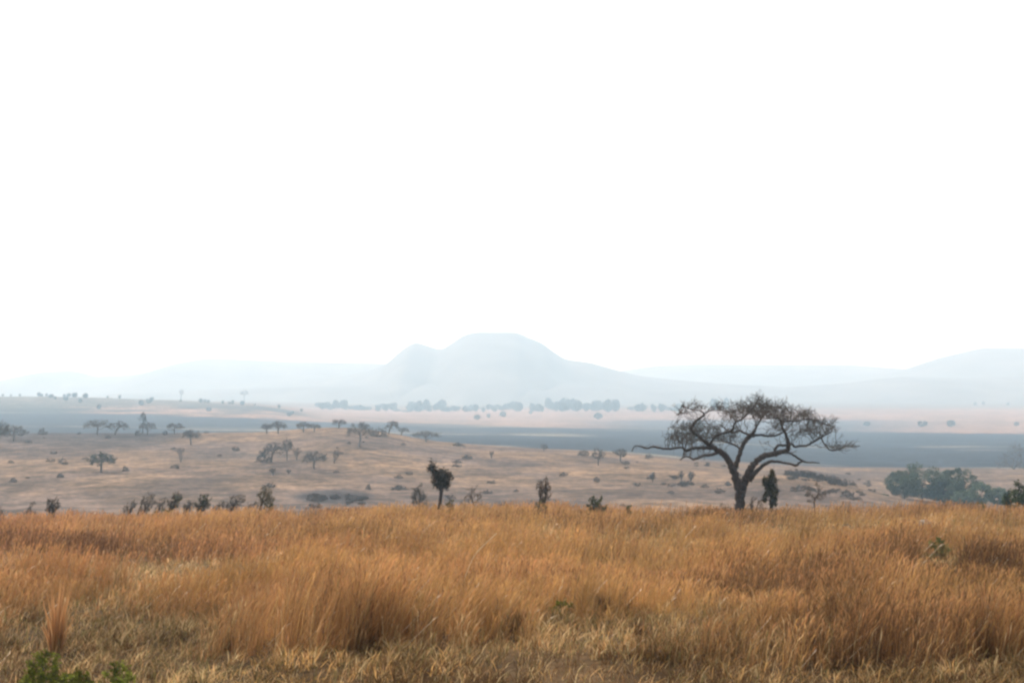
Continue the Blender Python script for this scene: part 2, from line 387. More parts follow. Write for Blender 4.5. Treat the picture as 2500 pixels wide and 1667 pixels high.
# ------------------------------------------------------------------ the big bare acacia
TREE_D = 77.0
TREE_U = 1804.0
base = at(TREE_U, TREE_D); K = 0.27211 * TREE_D / F0            # metres per pixel of the enlarged view it was measured in
def tp(zx, zy, dy):                                              # local to the tree's base
    u = 1500 + zx * 0.27211; row = 940 + zy * 0.27211
    d = TREE_D + dy
    return np.array([(u - W0 / 2) / F0 * d - base.x, dy, CZ - (row - YH) / F0 * d - base.z])
BR = {  # (x, y, radius) in that view, depth offset at start and end
 'trunk': ([(1112, 1190, 46), (1115, 1110, 39), (1120, 1000, 38), (1124, 930, 45), (1126, 880, 46)], 0, 0),
 'left': ([(1112, 925, 36), (1100, 880, 33), (1075, 800, 29), (1050, 740, 27), (1010, 650, 24), (950, 595, 24), (890, 560, 21), (840, 525, 17), (780, 480, 12), (720, 430, 11), (690, 385, 12), (725, 330, 12), (770, 290, 9), (805, 265, 8), (770, 230, 5), (690, 215, 4), (600, 180, 3)], 0, -1.2),
 'left_long': ([(880, 560, 16), (780, 560, 12), (700, 565, 11), (640, 585, 11), (610, 560, 8), (560, 560, 8), (480, 570, 9), (400, 560, 8), (340, 550, 7), (290, 565, 6), (240, 550, 5), (180, 545, 4), (155, 590, 3)], -0.5, -0.3),
 'left_low': ([(930, 600, 16), (870, 620, 12), (790, 635, 11), (740, 655, 10), (700, 660, 9), (660, 640, 7), (620, 645, 6), (585, 668, 4)], -0.4, 1.6),
 'left_top': ([(850, 535, 12), (870, 500, 9), (900, 462, 8), (960, 432, 9), (1020, 420, 9), (1060, 392, 9), (1080, 335, 7), (1130, 310, 7), (1180, 270, 6), (1250, 190, 5), (1300, 100, 3)], -0.6, -2.2),
 'middle': ([(1062, 775, 20), (1075, 735, 20), (1095, 690, 20), (1125, 600, 18), (1150, 530, 17), (1185, 480, 19), (1225, 440, 18), (1250, 410, 13), (1262, 385, 9), (1290, 340, 7), (1330, 270, 5), (1380, 180, 4)], -0.1, 1.8),
 'middle_right': ([(1215, 455, 12), (1300, 445, 9), (1360, 455, 9), (1420, 455, 8), (1480, 435, 8), (1540, 400, 5)], 0.7, 2.8),
 'middle_left': ([(1225, 445, 10), (1170, 430, 8), (1120, 405, 9), (1060, 425, 7), (1010, 400, 5), (940, 350, 4)], 0.7, 2.6),
 'middle_back': ([(1138, 575, 9), (1085, 540, 8), (1020, 515, 7), (960, 500, 5)], 0.3, 2.0),
 'right': ([(1140, 925, 36), (1155, 890, 34), (1190, 810, 33), (1230, 730, 28), (1270, 680, 24), (1330, 640, 24), (1400, 620, 22), (1480, 605, 20), (1545, 580, 18), (1560, 540, 17), (1550, 490, 14), (1530, 430, 11), (1500, 370, 10), (1490, 320, 8), (1440, 290, 6), (1350, 300, 5)], 0, -0.8),
 'right_top': ([(1495, 345, 9), (1550, 320, 6), (1620, 325, 5), (1750, 300, 4), (1870, 340, 4), (1970, 375, 3)], -0.7, -1.4),
 'right_out': ([(1430, 615, 13), (1440, 565, 11), (1475, 535, 10), (1520, 540, 10), (1580, 525, 10), (1610, 550, 9), (1650, 545, 9), (1720, 540, 9), (1770, 510, 9), (1830, 480, 9), (1880, 450, 6), (1950, 410, 4)], -0.3, 1.0),
 'right_low': ([(1205, 850, 22), (1250, 790, 18), (1310, 730, 15), (1370, 690, 13), (1440, 680, 10), (1500, 690, 9), (1560, 700, 9), (1620, 715, 10), (1650, 695, 8), (1682, 680, 6)], -0.1, -1.8),
 'right_back': ([(1540, 600, 9), (1590, 620, 8), (1660, 665, 8), (1720, 690, 7), (1780, 690, 6), (1832, 697, 4)], -0.3, 2.2),
 'right_far': ([(1850, 470, 6), (1875, 520, 5), (1930, 580, 5), (2000, 580, 4), (2060, 545, 4), (2100, 555, 3), (2190, 545, 2)], 0.7, 1.4),
}
acacia = empty('acacia_tree', base); tag(acacia, 'large bare flat-topped acacia tree with dark forked trunk on the grass edge', 'tree')
SK = []
for q, (nm, (pl, d0, d1)) in enumerate(BR.items()):
    n = len(pl); P = np.array([list(tp(x, y, d0 + (d1 - d0) * (k / (n - 1)))) + [r * K * 1.12] for k, (x, y, r) in enumerate(pl)])
    V, Fq, cap, Q = limb(P, 12 if nm == 'trunk' else 9, q)
    mesh_obj('trunk' if nm == 'trunk' else 'limb', V, [Fq, cap], M_BARK, acacia, smooth=True)
    if nm != 'trunk': SK.append(Q[3:])
SKP = np.concatenate([q[:, :3] for q in SK])
# crown regions in the same view: (cx, cy, rx, ry, count, depth spread)
CR = [(1250, 195, 150, 85, 420, 2.6), (1080, 225, 170, 65, 380, 2.8), (1450, 225, 170, 70, 430, 2.8), (1640, 270, 160, 60, 380, 2.4), (1820, 340, 150, 50, 260, 1.8),
      (1290, 260, 260, 50, 200, 3.0), (700, 190, 110, 40, 90, 1.2), (600, 270, 90, 30, 40, 1.0), (640, 410, 170, 70, 340, 2.2), (830, 400, 130, 70, 220, 2.4), (700, 490, 230, 60, 330, 2.2),
      (540, 470, 90, 40, 90, 1.4), (1060, 440, 70, 60, 110, 1.6), (1450, 370, 90, 60, 130, 2.2), (1720, 410, 150, 60, 230, 2.2), (1880, 420, 80, 40, 90, 1.5), (1960, 560, 130, 35, 110, 1.0), (2130, 550, 60, 14, 18, 0.5),
      (950, 470, 90, 50, 90, 1.8), (1550, 600, 70, 25, 24, 0.8), (1325, 520, 14, 60, 16, 0.2), (260, 548, 120, 14, 20, 0.3), (930, 200, 60, 25, 60, 1.6)]
A = []
for cx, cy, rx, ry, n, dp in CR:
    k = int(n * 0.52); v = rng.normal(0, 1, (k, 3)); v /= np.linalg.norm(v, axis=1)[:, None]; v *= rng.uniform(0, 1.25, k)[:, None] ** 0.45
    A += [tp(cx + rx * a, cy + ry * b_, dp * c) for a, b_, c in v]
P, par = grow(SKP, [-1] * len(SKP), A, 2.2, 0.14, 0.14, 70, 5, 0.25)
rad = pipe(par, 0.009, 2.3, 0.032)
V1, F1 = tubes(P, par, rad, 4)
# last fine twigs, mostly reaching up and outward
new = np.arange(len(SKP), len(P)); r = np.random.default_rng(3); NT = 2300
src = P[r.choice(new, NT)]; dirv = r.normal(0, .62, (NT, 3)) + np.array([0.95, 0, 0.70]); dirv[r.random(NT) < .22] *= np.array([-1, 1, 1])
dirv /= np.linalg.norm(dirv, axis=1)[:, None]
Lt = r.uniform(.12, .50, NT)[:, None]; Pt = []; part = []
for k in range(NT):                                   # each a spray: a shoot with three side twigs
    i0 = len(Pt); mid = src[k] + dirv[k] * Lt[k] * .5 + r.normal(0, .015, 3)
    Pt += [src[k], mid, src[k] + dirv[k] * Lt[k]]; part += [-1, i0, i0 + 1]
    for t_ in (.3, .55, .8):
        o_ = src[k] + dirv[k] * Lt[k] * t_; sd_ = dirv[k] + r.normal(0, .55, 3); Pt += [o_, o_ + sd_ * Lt[k] * .32]; part += [-1, len(Pt) - 2]
Pt = np.array(Pt); part = np.array(part)
V2, F2 = tubes(Pt, part, np.full(len(Pt), 0.0065), 3)
def twigcol(n, a, b_, seed):
    t = np.random.default_rng(seed).uniform(0, 1, (n, 1)); return np.array(a) * (1 - t) + np.array(b_) * t
V, Fq = join([(V1, F1), (V2, F2)])
mesh_obj('crown', V, [Fq], M_TWIG, acacia, col=twigcol(len(V), (.04, .032, .026), (.10, .08, .06), 2))

# ------------------------------------------------------------------ other trees and shrubs
def umbrella_mesh(h, w, seed, n=170, tip=0.02, trunk_share=0.5, lean=0.0, leafy=900, thick=0.36, leaf=0.10):
    r = np.random.default_rng(seed); th = h * trunk_share
    base_pts = [np.array([lean * h * t ** 1.5 + r.normal(0, .01) * h, r.normal(0, .01) * h, th * t]) for t in np.linspace(0, 1, 5)]
    top = base_pts[-1]; a = r.uniform(0, 2 * math.pi, n); q = np.sqrt(r.uniform(0, 1, n)) * w / 2
    z = h * (1 - 0.30 * (q / (w / 2)) ** 2) - r.uniform(0, 1, n) * h * thick
    ax = top[0] + lean * h * .6
    A = np.stack([ax + q * np.cos(a) * r.uniform(.85, 1.1, n), q * np.sin(a), z], 1)
    A = A[(smooth_noise(A[:, 0], A[:, 1], w * .22, seed + 5, 2) > -0.62)]
    P, par = grow(base_pts, [-1, 0, 1, 2, 3], A, w * 1.2, w * .035, w * .045, 60, seed, 0.3)
    rad = pipe(par, tip, 2.1); return P, par, rad, A

def build_tree(name, loc, h, w, seed, kind='umbrella', label='', cat='tree', group=None, col=((.07, .06, .05), (.13, .115, .09)), leafcol=None, leafn=0, leaf=0.1, tip=0.02, lean=0., trunk_share=.5, rot=None, n=170, lobes=(), bark=None):
    r = np.random.default_rng(seed + 900)
    e = empty(name, loc); tag(e, label, cat, group)
    if kind == 'umbrella':
        P, par, rad, A = umbrella_mesh(h, w, seed, n, tip, trunk_share, lean)
    elif kind == 'bush' or kind == 'upright':           # several stems from the ground
        ns = 4 if kind == 'upright' else 6
        P0 = [np.zeros(3)]; pr = [-1]
        for k in range(ns):
            a = r.uniform(0, 6.28); P0.append(np.array([math.cos(a) * w * .06, math.sin(a) * w * .06, h * .12])); pr.append(0)
        m = n; v = r.normal(0, 1, (m, 3)); v /= np.linalg.norm(v, axis=1)[:, None]; v *= r.uniform(.2 if kind == 'bush' else 0, 1, m)[:, None] ** .5
        zc = .55 if kind == 'bush' else .60; zr = .45 if kind == 'bush' else .40
        zz = h * (zc + zr * v[:, 2])
        wid = np.clip(zz / h * 1.6, .25, 1)
        if kind == 'bush':
            zz = h * np.clip(abs(v[:, 2]), .06, 1); wid = 1 + 0 * zz
        A = np.stack([v[:, 0] * w / 2 * wid + lean * zz, v[:, 1] * w / 2 * wid, zz], 1)
        A = A[smooth_noise(A[:, 0] * 1.3, A[:, 2], w * .3, seed + 5, 2) > (-0.45 if kind == 'bush' else -0.9)]
        P, par = grow(P0, pr, A, 3 * h, h * .045, h * .06, 60, seed, 0.25); rad = pipe(par, tip, 2.1)
    elif kind == 'lobes':                                # crown given as lobes in picture pixels from the foot
        k_ = loc.y / F0; P0 = [np.array([lean * h * t, 0.02 * h * math.sin(5 * t), h * trunk_share * t]) for t in np.linspace(0, 1, 6)]; A = []
        for lx, lz, rx, rz in lobes:
            m = int(n * rx * rz / 300); v = r.normal(0, 1, (m, 3)); v /= np.linalg.norm(v, axis=1)[:, None]; v *= r.uniform(0, 1.2, m)[:, None] ** .5
            A += [((lx + rx * a) * k_, rx * b_ * k_, (lz + rz * c) * k_) for a, b_, c in v]
        A = np.array(A); P, par = grow(P0, [-1, 0, 1, 2, 3, 4], A, 3 * h, h * .035, h * .045, 60, seed, 0.25); rad = pipe(par, tip, 2.1)
    elif kind == 'tallbush':                             # one stem, crown from half way up
        P0 = [np.array([lean * h * t, 0.02 * h * math.sin(5 * t), h * trunk_share * t]) for t in np.linspace(0, 1, 6)]
        m = n; v = r.normal(0, 1, (m, 3)); v /= np.linalg.norm(v, axis=1)[:, None]; v *= r.uniform(.1, 1, m)[:, None] ** .45
        A = np.stack([lean * h + v[:, 0] * w / 2 * (1 - .25 * v[:, 2]), v[:, 1] * w / 2, h * (trunk_share + (1 - trunk_share) * .5) + v[:, 2] * h * (1 - trunk_share) * .5], 1)
        A = A[smooth_noise(A[:, 0] * 1.3, A[:, 2] * 1.1, w * .35, seed + 5, 2) > -0.5]
        P, par = grow(P0, [-1, 0, 1, 2, 3, 4], A, 3 * h, h * .04, h * .05, 60, seed, 0.25); rad = pipe(par, tip, 2.1)
    thr = tip * 2.6; big = rad > thr
    if big[1:].sum() < 2: big = rad >= np.sort(rad)[-6]
    Vt, Ft = tubes(P, par, rad, 6, big)
    mesh_obj('trunk', Vt, [Ft], bark or M_BARK, e, smooth=True)
    parts = [tubes(P, par, rad, 3, ~big)]
    tips = P[rad <= tip * 1.6]
    # short side twigs
    m = max(30, len(tips) * 3); s0 = tips[r.integers(0, len(tips), m)]; dv = r.normal(0, 1, (m, 3)) + np.array([.5, 0, .6]); dv /= np.linalg.norm(dv, axis=1)[:, None]
    Pt = np.empty((2 * m, 3)); Pt[0::2] = s0; Pt[1::2] = s0 + dv * (h * r.uniform(.03, .10, m))[:, None]
    pp = np.full(2 * m, -1); pp[1::2] = np.arange(0, 2 * m, 2)
    parts.append(tubes(Pt, pp, np.full(2 * m, tip * .7), 3))
    V, Fq = join(parts); cc = twigcol(len(V), col[0], col[1], seed)
    if leafn:
        Vl, Fl = leaves(np.vstack([tips, A]), leafn, (w * .035, w * .035, h * .03), leaf, seed)
        lc = leafcol or col; t = np.repeat(r.uniform(0, 1, (leafn, 1)), 4, 0)
        clump = 0.75 + 0.45 * np.clip(smooth_noise(Vl[:, 0] + 9, Vl[:, 2] + Vl[:, 1], w * .2, seed + 3, 2), -1, 1)[:, None]
        cl = (np.array(lc[0]) * (1 - t) + np.array(lc[1]) * t) * clump
        Fq = np.vstack([Fq, Fl + len(V)]); V = np.vstack([V, Vl]); cc = np.vstack([cc, cl])
    mesh_obj('crown', V, [Fq], M_LEAF if leafn else M_TWIG, e, col=cc)
    e.rotation_euler[2] = rot if rot is not None else 0
    return e

def copy_tree(src, loc, s, rz, label, group):
    c = src.copy(); C.objects.link(c); c.location = loc; c.scale = (s, s, s); c.rotation_euler = (0, 0, rz); c['label'] = label; c['group'] = group
    for ch in src.children:
        k = ch.copy(); C.objects.link(k); k.parent = c
    return c

GREY = ((.07, .06, .05), (.14, .12, .095)); OLIVE = ((.05, .06, .025), (.12, .125, .05)); DGREEN = ((.042, .058, .032), (.10, .118, .062)); SAGE = ((.07, .10, .06), (.15, .18, .11))
BROWN = ((.06, .045, .035), (.14, .105, .075)); STRAWY = ((.14, .12, .07), (.24, .19, .11))

# --- along the edge of the near grass.  (kind, u, top row, base row, width px, distance, lean, label ...)
EDGE = [
 ('dark_thorn_tree', 'lobes', 1070, 1126, 1236, 60, 79, .06, 'dark bushy little tree with a thin leaning trunk, left of centre', 'tree', dict(trunk_share=.48, leafn=2300, leaf=.055, leafcol=((.03, .024, .018), (.06, .056, .04)), n=70, tip=.013, lobes=((-14, 122, 13, 12), (-2, 108, 16, 16), (14, 98, 20, 20), (4, 92, 18, 18), (10, 82, 18, 14)))),
 ('thorn_bush', 'bush', 1150, 1176, 1238, 64, 80, .06, 'small bare brown thorn bush right of the dark leaning tree', 'shrub', dict(n=130, tip=.010, col=BROWN)),
 ('bare_tree', 'umbrella', 1024, 1178, 1238, 44, 110, .0, 'pale bare tree just left of the dark leaning tree', 'tree', dict(n=70, tip=.014)),
 ('bare_shrub', 'upright', 1326, 1164, 1240, 42, 79, .02, 'upright dark bare shrub standing alone at the centre', 'shrub', dict(n=190, tip=.013, col=BROWN, leafn=500, leaf=.04, leafcol=BROWN)),
 ('green_shrub', 'bush', 1458, 1199, 1240, 58, 80, .0, 'low round olive green shrub between centre and big acacia', 'shrub', dict(n=90, tip=.010, leafn=1300, leaf=.055, leafcol=OLIVE)),
 ('leafy_tree', 'lobes', 1880, 1146, 1245, 40, 76, .02, 'narrow dark leafy tree immediately right of the big acacia', 'tree', dict(n=60, trunk_share=.5, tip=.013, leafn=2700, leaf=.055, leafcol=((.035, .036, .018), (.10, .095, .045)), lobes=((4, 108, 8, 14), (-3, 88, 16, 16), (2, 66, 14, 18), (4, 44, 10, 16), (-14, 48, 6, 12)))),
 ('dry_bush', 'bush', 1838, 1208, 1245, 64, 80, .1, 'thin dry bush between the acacia trunk and the narrow leafy tree', 'shrub', dict(n=120, tip=.009, col=BROWN)),
 ('dry_bush', 'bush', 1768, 1212, 1245, 44, 82, -.05, 'faint dry bush tucked left of the acacia trunk', 'shrub', dict(n=70, tip=.008, col=BROWN)),
 ('sapling', 'umbrella', 1985, 1172, 1250, 52, 80, .03, 'small bare sapling with flat top right of the narrow leafy tree', 'tree', dict(n=55, tip=.007, col=BROWN)),
 ('dark_bush', 'bush', 2486, 1176, 1244, 100, 92, .0, 'dark green round bush cut by the right edge of the picture', 'shrub', dict(n=160, tip=.014, leafn=5000, leaf=.08, leafcol=DGREEN)),
 ('thorn_bush', 'upright', 128, 1212, 1262, 42, 84, .12, 'darker of the two thorn bushes at the far left', 'shrub', dict(n=110, tip=.013, col=GREY, leafn=260, leaf=.05)),
 ('thorn_bush', 'bush', 78, 1220, 1262, 50, 85, .0, 'sparse low thorn bush furthest left on the grass edge', 'shrub', dict(n=70, tip=.010, col=GREY)),
 ('bare_shrub', 'upright', 308, 1216, 1262, 34, 84, .1, 'lowest bare shrub at the left end of the shrub row', 'shrub', dict(n=96, tip=.011, col=GREY)),
 ('bare_shrub', 'upright', 345, 1201, 1262, 44, 84, .16, 'dense bare shrub leaning right, second in the shrub row', 'shrub', dict(n=176, tip=.011, col=GREY)),
 ('bare_shrub', 'upright', 378, 1210, 1262, 30, 84, .22, 'narrow leaning bare shrub beside the dense one in the row', 'shrub', dict(n=96, tip=.011, col=GREY)),
 ('bare_shrub', 'upright', 412, 1199, 1262, 34, 84, .12, 'tallest shrub of the left row with an olive tinted top', 'shrub', dict(n=176, tip=.011, col=GREY, leafn=300, leaf=.05, leafcol=OLIVE)),
 ('bare_shrub', 'upright', 448, 1216, 1262, 34, 84, .2, 'thin low shrub right of the olive topped one in the row', 'shrub', dict(n=96, tip=.011, col=GREY)),
 ('bare_shrub', 'upright', 486, 1204, 1262, 40, 84, .05, 'dark green tinged shrub in the middle right of the left row', 'shrub', dict(n=192, tip=.011, col=GREY, leafn=420, leaf=.055, leafcol=DGREEN)),
 ('bare_shrub', 'upright', 520, 1217, 1262, 34, 84, .35, 'small shrub of slanting bare sticks right of the green tinged one', 'shrub', dict(n=72, tip=.011, col=GREY)),
 ('bare_shrub', 'upright', 554, 1199, 1262, 50, 84, .26, 'broad bare shrub of long slanting branches in the left row', 'shrub', dict(n=176, tip=.011, col=GREY)),
 ('bare_shrub', 'upright', 592, 1219, 1262, 30, 85, .4, 'lowest slanting shrub at the right end of the left row', 'shrub', dict(n=64, tip=.011, col=GREY)),
 ('straw_tree', 'umbrella', 632, 1178, 1262, 46, 86, .10, 'slender olive brown tree at the right end of the shrub row', 'tree', dict(n=90, tip=.011, col=STRAWY, leafn=250, leaf=.05, leafcol=STRAWY)),
 ('thorn_bush', 'bush', 4, 1226, 1264, 40, 84, .0, 'thorn bush cut off by the left edge above the grass', 'shrub', dict(n=60, tip=.011, col=BROWN)),
 ('low_shrub', 'bush', 1105, 1218, 1246, 50, 79, .0, 'low olive scrub at the foot of the dark leaning tree', 'shrub', dict(n=60, tip=.009, leafn=900, leaf=.05, leafcol=((.10, .09, .035), (.22, .17, .07)))),
 ('low_shrub', 'bush', 1322, 1214, 1250, 44, 77, .0, 'olive scrub around the foot of the upright bare shrub', 'shrub', dict(n=60, tip=.009, leafn=900, leaf=.05, leafcol=((.10, .09, .035), (.2, .16, .06)))),
 ('low_shrub', 'bush', 655, 1220, 1258, 44, 84, .0, 'low olive scrub at the foot of the slender left tree', 'shrub', dict(n=50, tip=.009, leafn=700, leaf=.05, leafcol=OLIVE)),
 ('low_shrub', 'bush', 405, 1234, 1262, 70, 82, .0, 'flat olive scrub under the shrub row at left', 'shrub', dict(n=50, tip=.009, leafn=900, leaf=.05, leafcol=((.10, .11, .03), (.22, .2, .07)))),
 ('low_shrub', 'bush', 2388, 1224, 1256, 42, 76, .0, 'small olive shrub on the grass edge near the right dark bush', 'shrub', dict(n=50, tip=.009, leafn=700, leaf=.05, leafcol=((.10, .11, .03), (.22, .2, .07)))),
 ('low_shrub', 'bush', 1534, 1230, 1254, 30, 79, .0, 'tiny olive shrub on the grass edge left of the big acacia', 'shrub', dict(n=30, tip=.009, leafn=300, leaf=.05, leafcol=((.10, .11, .03), (.22, .2, .07)))),
]
for i, (nm, kind, u, top, bot, wpx, d, lean, label, cat, kw) in enumerate(EDGE):
    p = at(u, d); h = CZ - (top - YH) / F0 * d - p.z
    build_tree(nm, p, h, height_of(wpx * (1.1 if nm == 'bare_shrub' and u < 700 else 1), d), 100 + i, kind, label, cat, 'trees and shrubs along the edge of the near grass', lean=lean + (.22 if nm == 'bare_shrub' and u < 700 else 0), **kw)

# --- on the hazy hillside: (kind, u, top, base, width, label)
Z1 = lambda x, y: (x * 840 / 2352, 900 + y * 840 / 2352)
HILL = [
 ('umbrella', 250, 1103, 1152, 62, 'green topped umbrella tree alone low on the left hillside', dict(leafn=900, leaf=.2, leafcol=((.05, .065, .04), (.1, .11, .07)))),
 ('umbrella', 240, 1021, 1061, 62, 'broad flat umbrella tree on the left crest, left of a touching pair', dict(leafn=800)),
 ('umbrella', 283, 1027, 1061, 46, 'umbrella tree leaning right, second of the touching pair on the crest', dict(lean=.15, leafn=400)),
 ('umbrella', 362, 1029, 1060, 42, 'umbrella tree on the crest with a round bush at its left', dict(leafn=350)),
 ('umbrella', 427, 1031, 1059, 44, 'thin flat umbrella tree on the crest left of the dark one', dict(leafn=350)),
 ('umbrella', 467, 1046, 1085, 42, 'dark umbrella tree just below the crest with a straight trunk', dict(leafn=600)),
 ('bush', 338, 1049, 1062, 22, 'small round bush on the crest between two umbrella trees', dict(leafn=300)),
 ('bush', 405, 1049, 1061, 14, 'tiny round bush at the foot of the thin umbrella tree', dict(leafn=200)),
 ('umbrella', 36, 1036, 1076, 60, 'dense dark tree on the crest near the left edge', dict(leafn=1100)),
 ('umbrella', 0, 1024, 1100, 50, 'tall dark tree cut by the left edge of the picture', dict(leafn=900)),
 ('bush', 105, 1040, 1061, 30, 'faint thin bush on the crest right of the dark left trees', dict(leafn=60)),
 ('umbrella', 680, 1027, 1058, 40, 'dense umbrella tree where the left crest meets the mound', dict(leafn=600)),
 ('umbrella', 652, 1032, 1058, 30, 'thin tree close on the left of the mound edge tree', dict(leafn=120)),
 ('umbrella', 742, 1028, 1054, 34, 'left tree of two on the top of the mound', dict(leafn=350)),
 ('umbrella', 768, 1033, 1054, 32, 'right tree of two on the top of the mound', dict(leafn=250)),
 ('umbrella', 828, 1021, 1046, 34, 'small tree on the summit of the mound', dict(leafn=300)),
 ('umbrella', 880, 1029, 1090, 62, 'wide grey umbrella tree with long trunk on the mound slope', dict(leafn=900, trunk_share=.6)),
 ('bush', 928, 1042, 1066, 50, 'dense grey thicket bush right of the wide umbrella tree', dict(leafn=700)),
 ('umbrella', 950, 1024, 1060, 34, 'forked bare tree beside the grey thicket on the slope', dict(leafn=250, lean=.1)),
 ('umbrella', 980, 1042, 1060, 28, 'small leaning tree right of the forked bare tree', dict(leafn=100, lean=.2)),
 ('umbrella', 1040, 1050, 1078, 62, 'low wide drooping tree at the right end of the mound', dict(leafn=800, trunk_share=.4)),
 ('bush', 1118, 1078, 1088, 30, 'low bush on the falling crest right of the drooping tree', dict(leafn=200)),
 ('umbrella', 664, 1078, 1127, 54, 'grey umbrella tree leaning over a dark bush on the slope', dict(lean=.1, leafn=500)),
 ('bush', 643, 1095, 1128, 42, 'dark dense bush under the leaning grey tree', dict(leafn=900)),
 ('tallbush', 702, 1068, 1124, 30, 'tall narrow grey tree right of the leaning one', dict(trunk_share=.4, leafn=500)),
 ('upright', 726, 1090, 1122, 26, 'small bare shrub right of the tall narrow grey tree', dict(leafn=60)),
 ('umbrella', 768, 1099, 1143, 58, 'neat dark umbrella tree with gnarled trunk on the slope', dict(leafn=800)),
 ('upright', 818, 1090, 1131, 28, 'leaning bare tree right of the neat umbrella tree', dict(lean=.25, leafn=160)),
 ('upright', 443, 1088, 1128, 22, 'thin pale bare tree in the middle of the left slope', dict(leafn=50)),
 ('bush', 578, 1085, 1100, 20, 'dark little bush in the middle of the left slope', dict(leafn=150)),
 ('bush', 155, 1112, 1131, 26, 'low grey bush left of the green topped umbrella tree', dict(leafn=160)),
 ('bush', 308, 1136, 1149, 22, 'grey low bush right of the green topped umbrella tree', dict(leafn=160)),
 ('bush', 430, 1132, 1143, 26, 'flat dark bush on the middle of the left slope', dict(leafn=180)),
 ('bush', 150, 1152, 1164, 22, 'round bush low on the left slope', dict(leafn=160)),
 ('bush', 35, 1164, 1176, 26, 'grey bush low at the far left of the slope', dict(leafn=120)),
 ('upright', 668, 1140, 1160, 20, 'short bare shrub below the dark dense bush', dict(leafn=60)),
 ('upright', 706, 1144, 1156, 18, 'short shrub right below the tall narrow grey tree', dict(leafn=60)),
 ('bush', 1140, 1108, 1119, 30, 'wide low bush under the falling crest', dict(leafn=200)),
 ('upright', 1200, 1098, 1118, 16, 'thin bare shrub under the falling crest', dict(leafn=40)),
 ('tallbush', 1328, 1081, 1102, 20, 'small faint tree on the crest above the upright bare shrub', dict(leafn=150, trunk_share=.3)),
 ('bush', 1425, 1096, 1112, 34, 'round grey bush on the crest left of three crest trees', dict(leafn=350)),
 ('tallbush', 1460, 1093, 1135, 34, 'dense grey tree on the crest, middle of three', dict(leafn=450, trunk_share=.35)),
 ('tallbush', 1514, 1093, 1126, 40, 'wide grey tree on the crest, right of three', dict(leafn=450, trunk_share=.35)),
 ('bush', 1583, 1104, 1120, 22, 'faint bush on the crest below the long acacia branch', dict(leafn=120)),
 ('bush', 1725, 1126, 1137, 20, 'pale bush on the crest behind the acacia left limb', dict(leafn=200)),
 ('upright', 1592, 1150, 1176, 16, 'slim shrub left of a pair on the right slope', dict(leafn=160)),
 ('upright', 1662, 1148, 1174, 18, 'left shrub of the close pair on the right slope', dict(leafn=160)),
 ('upright', 1686, 1148, 1178, 24, 'right and broader shrub of the close pair on the right slope', dict(leafn=200)),
 ('bush', 1646, 1158, 1168, 16, 'little bush beside the close pair on the right slope', dict(leafn=100)),
 ('bush', 1555, 1174, 1186, 26, 'low bush below the slim shrub on the right slope', dict(leafn=120)),
 ('bush', 1775, 1172, 1185, 20, 'little grey bush left of the acacia trunk on the far slope', dict(leafn=120)),
 ('bush', 1456, 1160, 1176, 20, 'thin bush above the round olive shrub', dict(leafn=100)),
 ('bush', 900, 1178, 1194, 14, 'dark small shrub on the lower slope left of the dark tree', dict(leafn=100)),
 ('bush', 975, 1182, 1195, 46, 'flat dark patch of scrub behind the dark leaning tree', dict(leafn=300)),
 ('bush', 2472, 1076, 1146, 90, 'large pale bare tree at the right edge on the burnt field', dict(leafn=500)),
 ('bush', 2115, 1170, 1186, 26, 'bush at the foot of the thicket beside the big green trees', dict(leafn=250)),
]
protos = []
for i, (kind, u, top, bot, wpx, label, kw) in enumerate(HILL):
    far = label.startswith('large pale bare')
    p = at(u, 560) if far else spot(u, bot, 215, 470)
    d = p.y; kw = dict(kw); h = CZ - (top - YH) / F0 * d - p.z; w = height_of(wpx * (1.12 if kind == 'umbrella' else 1), d)
    cat = 'tree' if kind in ('umbrella', 'tallbush') or 'tree' in label else 'shrub'
    nm = {'umbrella': 'umbrella_tree', 'tallbush': 'slope_tree', 'bush': 'grey_bush', 'upright': 'bare_shrub'}[kind]
    if 'bare tree' in label: nm = 'bare_tree'
    kw.setdefault('leaf', 0.16); kw.setdefault('bark', M_BARK_HAZED); kw.setdefault('col', ((.09, .08, .065), (.17, .14, .115))); kw.setdefault('leafcol', ((.08, .075, .058), (.17, .145, .115))); kw['leafn'] = int(kw.get('leafn', 0) * .7)  # twig and leaf colours also paled, haze put into the colour
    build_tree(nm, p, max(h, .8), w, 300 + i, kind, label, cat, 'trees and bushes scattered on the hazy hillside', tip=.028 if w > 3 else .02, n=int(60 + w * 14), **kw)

# little shrubs dotted over the slope: copies of three
r = np.random.default_rng(77)
def proto(nm, kind, h, w, seed, **kw):
    p = at(-900 - 60 * seed, 330)
    return build_tree(nm, p, h, w, 700 + seed, kind, 'low grey scrub bush, one of many small ones dotted over the hillside', 'shrub', 'small scrub bushes dotted over the hillside', **kw)
pr = [proto('scrub_bush', 'bush', 1.1, 2.6, k, n=45, tip=.02, leafn=170, leaf=.12, leafcol=((.075, .058, .045), (.14, .10, .075))) for k in range(4)]
cnt = 0
first = {0: True, 1: True, 2: True, 3: True}
while cnt < 75:
    u = r.uniform(-250, 2150); d = r.uniform(215, 455) if r.random() < .7 else r.uniform(330, 455)
    if smooth_noise(u, d * 3, 180, 55, 2) < r.uniform(-.6, .6): continue
    k = int(r.integers(4)); sc_ = r.uniform(.35, 1.1); p = at(u, d)
    if first[k]:
        first[k] = False; pr[k].location = p; pr[k].scale = (sc_,) * 3; cnt += 1; continue
    copy_tree(pr[k], p, sc_, r.uniform(0, 6.28), pr[k]['label'], pr[k]['group']); cnt += 1
